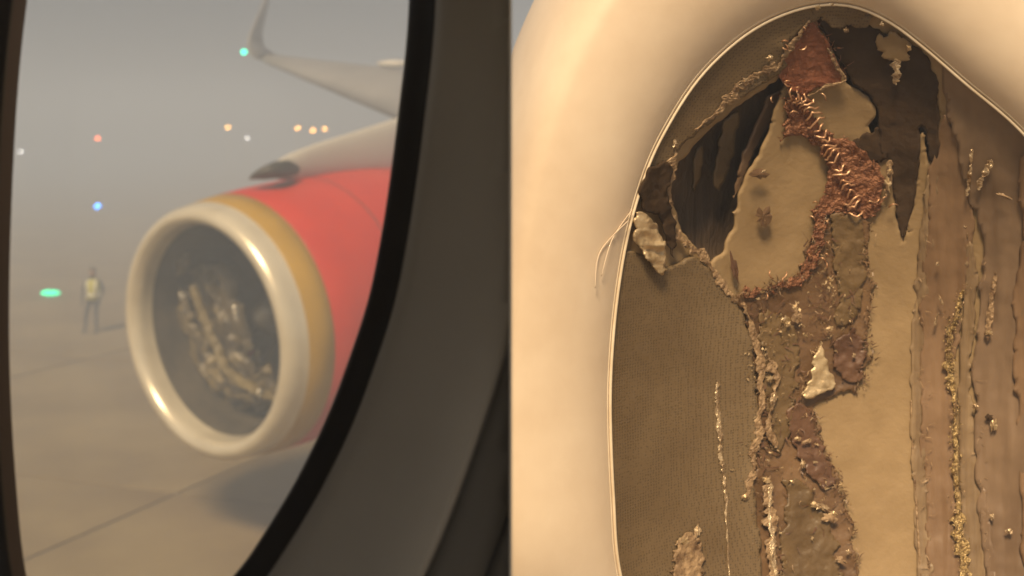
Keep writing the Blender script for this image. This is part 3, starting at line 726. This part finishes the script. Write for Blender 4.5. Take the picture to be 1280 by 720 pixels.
ribbon('torn_edge_and_glint', [(1215, 185), (1213, 215), (1209, 245)], 4, .012, M['foil'], 17)  # highlight of the glossy skin, painted as a bright strip
ribbon('torn_edge_and_glint', [(1240, 200), (1230, 216), (1224, 238)], 6, .012, M['foil'], 18)
ribbon('torn_edge_and_glint', [(1244, 340), (1240, 380), (1234, 425)], 5, .014, M['fibre_pale'], 19)
# thin flakes of foil, some pale ones painted in for glints
def scrap(px, py, w_, h_, rot, lift, mat, seedv, name='foil_and_glint', n=9):
    vs, fs = [], []; c, s = math.cos(rot), math.sin(rot)
    ids = {}
    vs.append(P(px, py, float(yfield(min(.998, ecc(px, py)))) - lift - .002))
    for i in range(n * 2):
        a = math.pi * i / n; rr = .5 + .42 * noise.noise(Vector((i * 1.7, seedv, .3)))
        x0, y0 = math.cos(a) * w_ * rr, math.sin(a) * h_ * rr
        x, y = px + c * x0 - s * y0, py + s * x0 + c * y0
        vs.append(P(x, y, float(yfield(min(.998, ecc(x, y)))) - lift - .003 * noise.noise(Vector((i * .9, seedv, 4.)))))
    for i in range(n * 2): fs.append((0, 1 + i, 1 + (i + 1) % (2 * n)))
    o = to_inlet(mesh_obj(name, vs, fs, mat, None, smooth=False)); solid(o, .0008, 0); return o
sheet('foil_and_glint', [(1026, 425), (1034, 455), (1046, 482), (1030, 490), (1008, 498), (1002, 494), (1014, 470), (1018, 448)], .016, M['foil_flat_and_glint'], cell=2.5, rag=4, ragf=.12, relief=.003, rf=.08, curl=.004, th=.0015, seedv=41, label='bright torn foil triangle')
sheet('torn_flap', [(812, 212), (832, 200), (840, 215), (834, 245), (846, 285), (842, 322), (834, 300), (826, 270), (806, 262), (798, 240)], .022, M['skin_and_shade'], cell=2.5, rag=4, ragf=.1, relief=.005, rf=.06, curl=.004, th=.003, seedv=42)
sheet('torn_flap', [(798, 264), (818, 274), (830, 300), (834, 326), (828, 346), (810, 325), (792, 298)], .028, M['foil_flat_and_glint'], cell=2.5, rag=4, ragf=.1, relief=.006, rf=.06, curl=.006, th=.003, seedv=43, ridge=.008, ridgef=(.02, .14), label='pale crumpled flap of torn lining')
sheet('foil_and_glint', [(846, 676), (866, 662), (880, 690), (876, 760), (838, 760), (842, 705)], .016, M['fibre_pale'], cell=2.5, rag=7, ragf=.12, relief=.003, rf=.08, curl=.004, th=.0015, seedv=44)
random.seed(11)
for (x, y, w_, h_, m) in ((856, 676, 12, 10, 'foil_flat_and_glint'), (872, 664, 8, 14, 'foil'), (1028, 634, 16, 8, 'foil'), (1018, 631, 8, 6, 'foil_flat_and_glint'), (1042, 642, 10, 6, 'foil_flat_and_glint'), (1038, 648, 18, 12, 'fibre_pale'),
                          (996, 396, 12, 16, 'fibre_pale'), (994, 384, 6, 8, 'foil_flat_and_glint'), (1038, 410, 10, 6, 'foil_flat_and_glint'), (998, 548, 9, 5, 'foil_flat_and_glint'), (1008, 552, 12, 5, 'fibre_pale'), (1004, 580, 6, 10, 'foil'), (962, 474, 7, 8, 'foil_flat_and_glint'),
                          (966, 500, 6, 14, 'foil'), (958, 600, 8, 8, 'foil_flat_and_glint'), (932, 622, 8, 6, 'foil_flat_and_glint'), (858, 305, 9, 9, 'fibre_pale'), (832, 250, 7, 9, 'foil_flat_and_glint'), (842, 272, 5, 6, 'foil'), (844, 180, 6, 8, 'foil'),
                          (932, 102, 16, 8, 'foil'), (962, 72, 8, 6, 'foil'), (1022, 9, 7, 6, 'foil_flat_and_glint'), (1040, 5, 9, 5, 'foil'), (1058, 38, 6, 6, 'foil'), (1102, 30, 5, 6, 'foil'), (1136, 60, 5, 8, 'foil_flat_and_glint'), (1120, 84, 6, 10, 'foil'),
                          (1110, 230, 7, 20, 'foil_flat_and_glint'), (1112, 214, 5, 8, 'foil_flat_and_glint'), (1242, 532, 8, 14, 'foil_flat_and_glint'), (1236, 522, 10, 8, 'skin_and_shade'), (1220, 508, 8, 6, 'foil'), (1236, 416, 8, 6, 'foil_flat_and_glint'), (1262, 664, 9, 6, 'foil'), (1240, 646, 6, 8, 'foil'),  # pale flakes here include painted glints and a highlight of the skin
                          (1255, 245, 20, 4, 'fibre_pale'), (954, 270, 20, 22, 'brown'), (956, 276, 6, 6, 'fibre_pale'), (950, 218, 22, 12, 'brown'), (954, 214, 7, 5, 'foil'), (918, 334, 7, 34, 'umber'), (1068, 444, 4, 6, 'foil'), (1064, 402, 4, 8, 'foil'),
                          (985, 405, 5, 8, 'foil_flat_and_glint'), (978, 400, 4, 5, 'foil'), (1052, 606, 5, 6, 'foil_flat_and_glint'), (1060, 690, 5, 5, 'foil'), (1050, 700, 14, 8, 'fibre_pale'), (1170, 400, 3, 16, 'foil'), (1176, 375, 3, 14, 'foil'), (1206, 284, 4, 4, 'foil'), (1172, 330, 3, 6, 'foil')):
    scrap(x, y, w_, h_, random.uniform(-.4, .4), .017, M[m], x * .17 + y * .05)
# fringe of torn fibres and painted glint flakes along the ragged edges and over the brown layer, too many to count
def fringe(name, lines, count, ln, wd, lift, mat, seedv, spread=4.):
    rnd = random.Random(seedv); vs, fs = [], []
    for _ in range(count):
        L = rnd.choice(lines); q = catmull(L, 6, False); i = rnd.randrange(len(q) - 1); p = q[i] + (q[i + 1] - q[i]) * rnd.random()
        x = p[0] + rnd.gauss(0, spread); y = p[1] + rnd.gauss(0, spread); a = rnd.uniform(0, 2 * math.pi); l = ln * rnd.uniform(.4, 1.4); w2 = wd * rnd.uniform(.5, 1.3)
        b = a + rnd.uniform(-.8, .8); k0 = len(vs)
        for (f, ang_, ww, up) in ((0, a, w2, 0), (.55, a, w2 * .7, .5), (1, b, w2 * .15, rnd.uniform(.2, 1))):
            cx_, cy_ = x + math.cos(ang_) * l * f, y + math.sin(ang_) * l * f
            for sg in (-1, 1):
                xx, yy = cx_ - math.sin(ang_) * ww * sg, cy_ + math.cos(ang_) * ww * sg
                vs.append(P(xx, yy, float(yfield(min(.998, ecc(xx, yy)))) - lift - .006 * up))
        fs += [(k0, k0 + 1, k0 + 3, k0 + 2), (k0 + 2, k0 + 3, k0 + 5, k0 + 4)]
    o = to_inlet(mesh_obj(name, vs, fs, mat, None, smooth=False)); o['kind'] = 'stuff'; return o
EDGE = [[(1088, 280), (1080, 320), (1092, 355), (1085, 405), (1090, 450), (1072, 490)], [(1018, 512), (1030, 560), (1048, 600), (1062, 645), (1072, 720)], [(925, 368), (960, 360), (1000, 345), (1018, 300), (1034, 268)]]
MID = [[(960, 380), (975, 440), (970, 520), (965, 600), (972, 720)], [(1000, 380), (1010, 420), (1005, 500), (1015, 570), (1030, 640)], [(1030, 300), (1040, 370), (1035, 430)], [(945, 430), (952, 500), (942, 590)]]
fringe('torn_fringe_and_glints', EDGE, 300, 7, .8, .008, M['brown'], 3, 2.5)
fringe('torn_fringe_and_glints', EDGE, 90, 7, .6, .010, M['fibre_pale'], 4, 4)
fringe('torn_fringe_and_glints', MID, 140, 8, .6, .010, M['fibre_pale'], 5, 10)
fringe('torn_fringe_and_glints', MID, 160, 14, 1.0, .009, M['umber'], 6, 14)
fringe('torn_fringe_and_glints', MID, 170, 4.5, 1.2, .013, M['foil_flat_and_glint'], 8, 11)  # small bright flakes stand in for glints, brightness is in the colour
fringe('torn_fringe_and_glints', [[(980, 90), (1000, 48), (1014, 28)], [(1014, 30), (1034, 55), (1052, 92)], [(985, 118), (1010, 130)], [(1060, 180), (1098, 220), (1090, 262)], [(990, 170), (980, 130)]], 150, 8, .6, .010, M['mesh_cu'], 7, 5)
GOLD = [[(1204, 362), (1196, 392), (1188, 420), (1188, 452), (1192, 500)], [(1192, 500), (1194, 540), (1194, 590), (1198, 640)], [(1186, 395), (1186, 430), (1190, 465)], [(1196, 640), (1200, 680), (1206, 730)]]
fringe('resin_crumb_dust', GOLD, 260, 3.2, 1.1, .013, M['gold_crumb'], 12, 3.6)
fringe('resin_crumb_dust', GOLD, 160, 3, 1.0, .014, M['fibre_pale'], 13, 4)
fringe('torn_fringe_and_glints', [[(1160, 260), (1152, 400), (1158, 560), (1164, 720)], [(1232, 320), (1218, 420), (1224, 560), (1234, 700)]], 70, 12, .5, .008, M['fibre_pale'], 9, 3)
# copper wire stitches
cur = catmull([(988, 118), (1010, 132), (1022, 158), (1036, 184), (1050, 212), (1062, 240), (1070, 268)], 40, False)
seg = np.cumsum(np.r_[0, np.hypot(*np.diff(cur, axis=0).T)]); total = seg[-1]
for k in range(22):
    d = min(total, total * max(0, k + random.gauss(0, .28)) / 21.5); i = min(int(np.searchsorted(seg, d)), len(cur) - 2); q = cur[i]; tn = cur[i + 1] - cur[max(i - 1, 0)]; tn /= np.hypot(*tn); s = np.array((-tn[1], tn[0]))
    hw = 6.5 + 6 * random.random(); pts = []
    for m_ in range(9):
        f = m_ / 8 - .5
        x, y = q + s * (f * 2 * hw) + tn * (3.5 * math.sin(f * 5 + k) + random.uniform(-1.2, 1.2))
        pts.append(P(x, y, float(yfield(ecc(x, y))) - (.011 + .006 * math.cos(f * math.pi))))
    to_inlet(tube('wire_loop', pts, .0015, M['copper'], None, 6))
for k in range(30):
    x, y = random.choice(((990, 105), (1020, 100), (985, 130), (1095, 250), (1020, 265), (1000, 350), (960, 358), (1020, 320), (985, 60), (1012, 50)))
    x += random.gauss(0, 10); y += random.gauss(0, 8); a = random.uniform(0, 6.28); L = random.uniform(5, 12)
    pts = []
    for m_ in range(5):
        f = m_ / 4; xx = x + math.cos(a + f) * L * f; yy = y + math.sin(a + f) * L * f
        pts.append(P(xx, yy, float(yfield(min(.99, ecc(xx, yy)))) - .012 - .006 * math.sin(f * 3)))
    to_inlet(tube('wire_strand', pts, .0011, M['copper'], None, 5))
# loose fibres over the lip by the torn flap
for k, (a, b, c) in enumerate((((752, 345), (765, 300), (790, 262)), ((744, 360), (750, 315), (786, 275)))):
    q = catmull([a, b, c], 8, False)
    to_inlet(tube('loose_fibre', [P(x, y, float(yfield(ecc(x, y))) - .006 - .004 * math.sin(i * .4 + k)) for i, (x, y) in enumerate(q)], .0006, M['lip2'], None, 5))

# ------------------------------------------------------------------ fog over the apron
hz = from_bm('haze', box_bm(-440, 440, -440, 440, -EYE - 1, 5.5), bpy.data.materials.new('haze_air'))
hm = hz.data.materials[0]; hm.use_nodes = True; t = hm.node_tree; t.nodes.clear()
ho_ = t.nodes.new('ShaderNodeOutputMaterial'); pv = t.nodes.new('ShaderNodeVolumePrincipled')
pv.inputs['Color'].default_value = (.62, .73, .92, 1); pv.inputs['Density'].default_value = .020; pv.inputs['Anisotropy'].default_value = 0.0
t.links.new(pv.outputs[0], ho_.inputs['Volume'])
hz['kind'] = 'stuff'; hz['label'] = 'grey brown fog hanging over the apron'
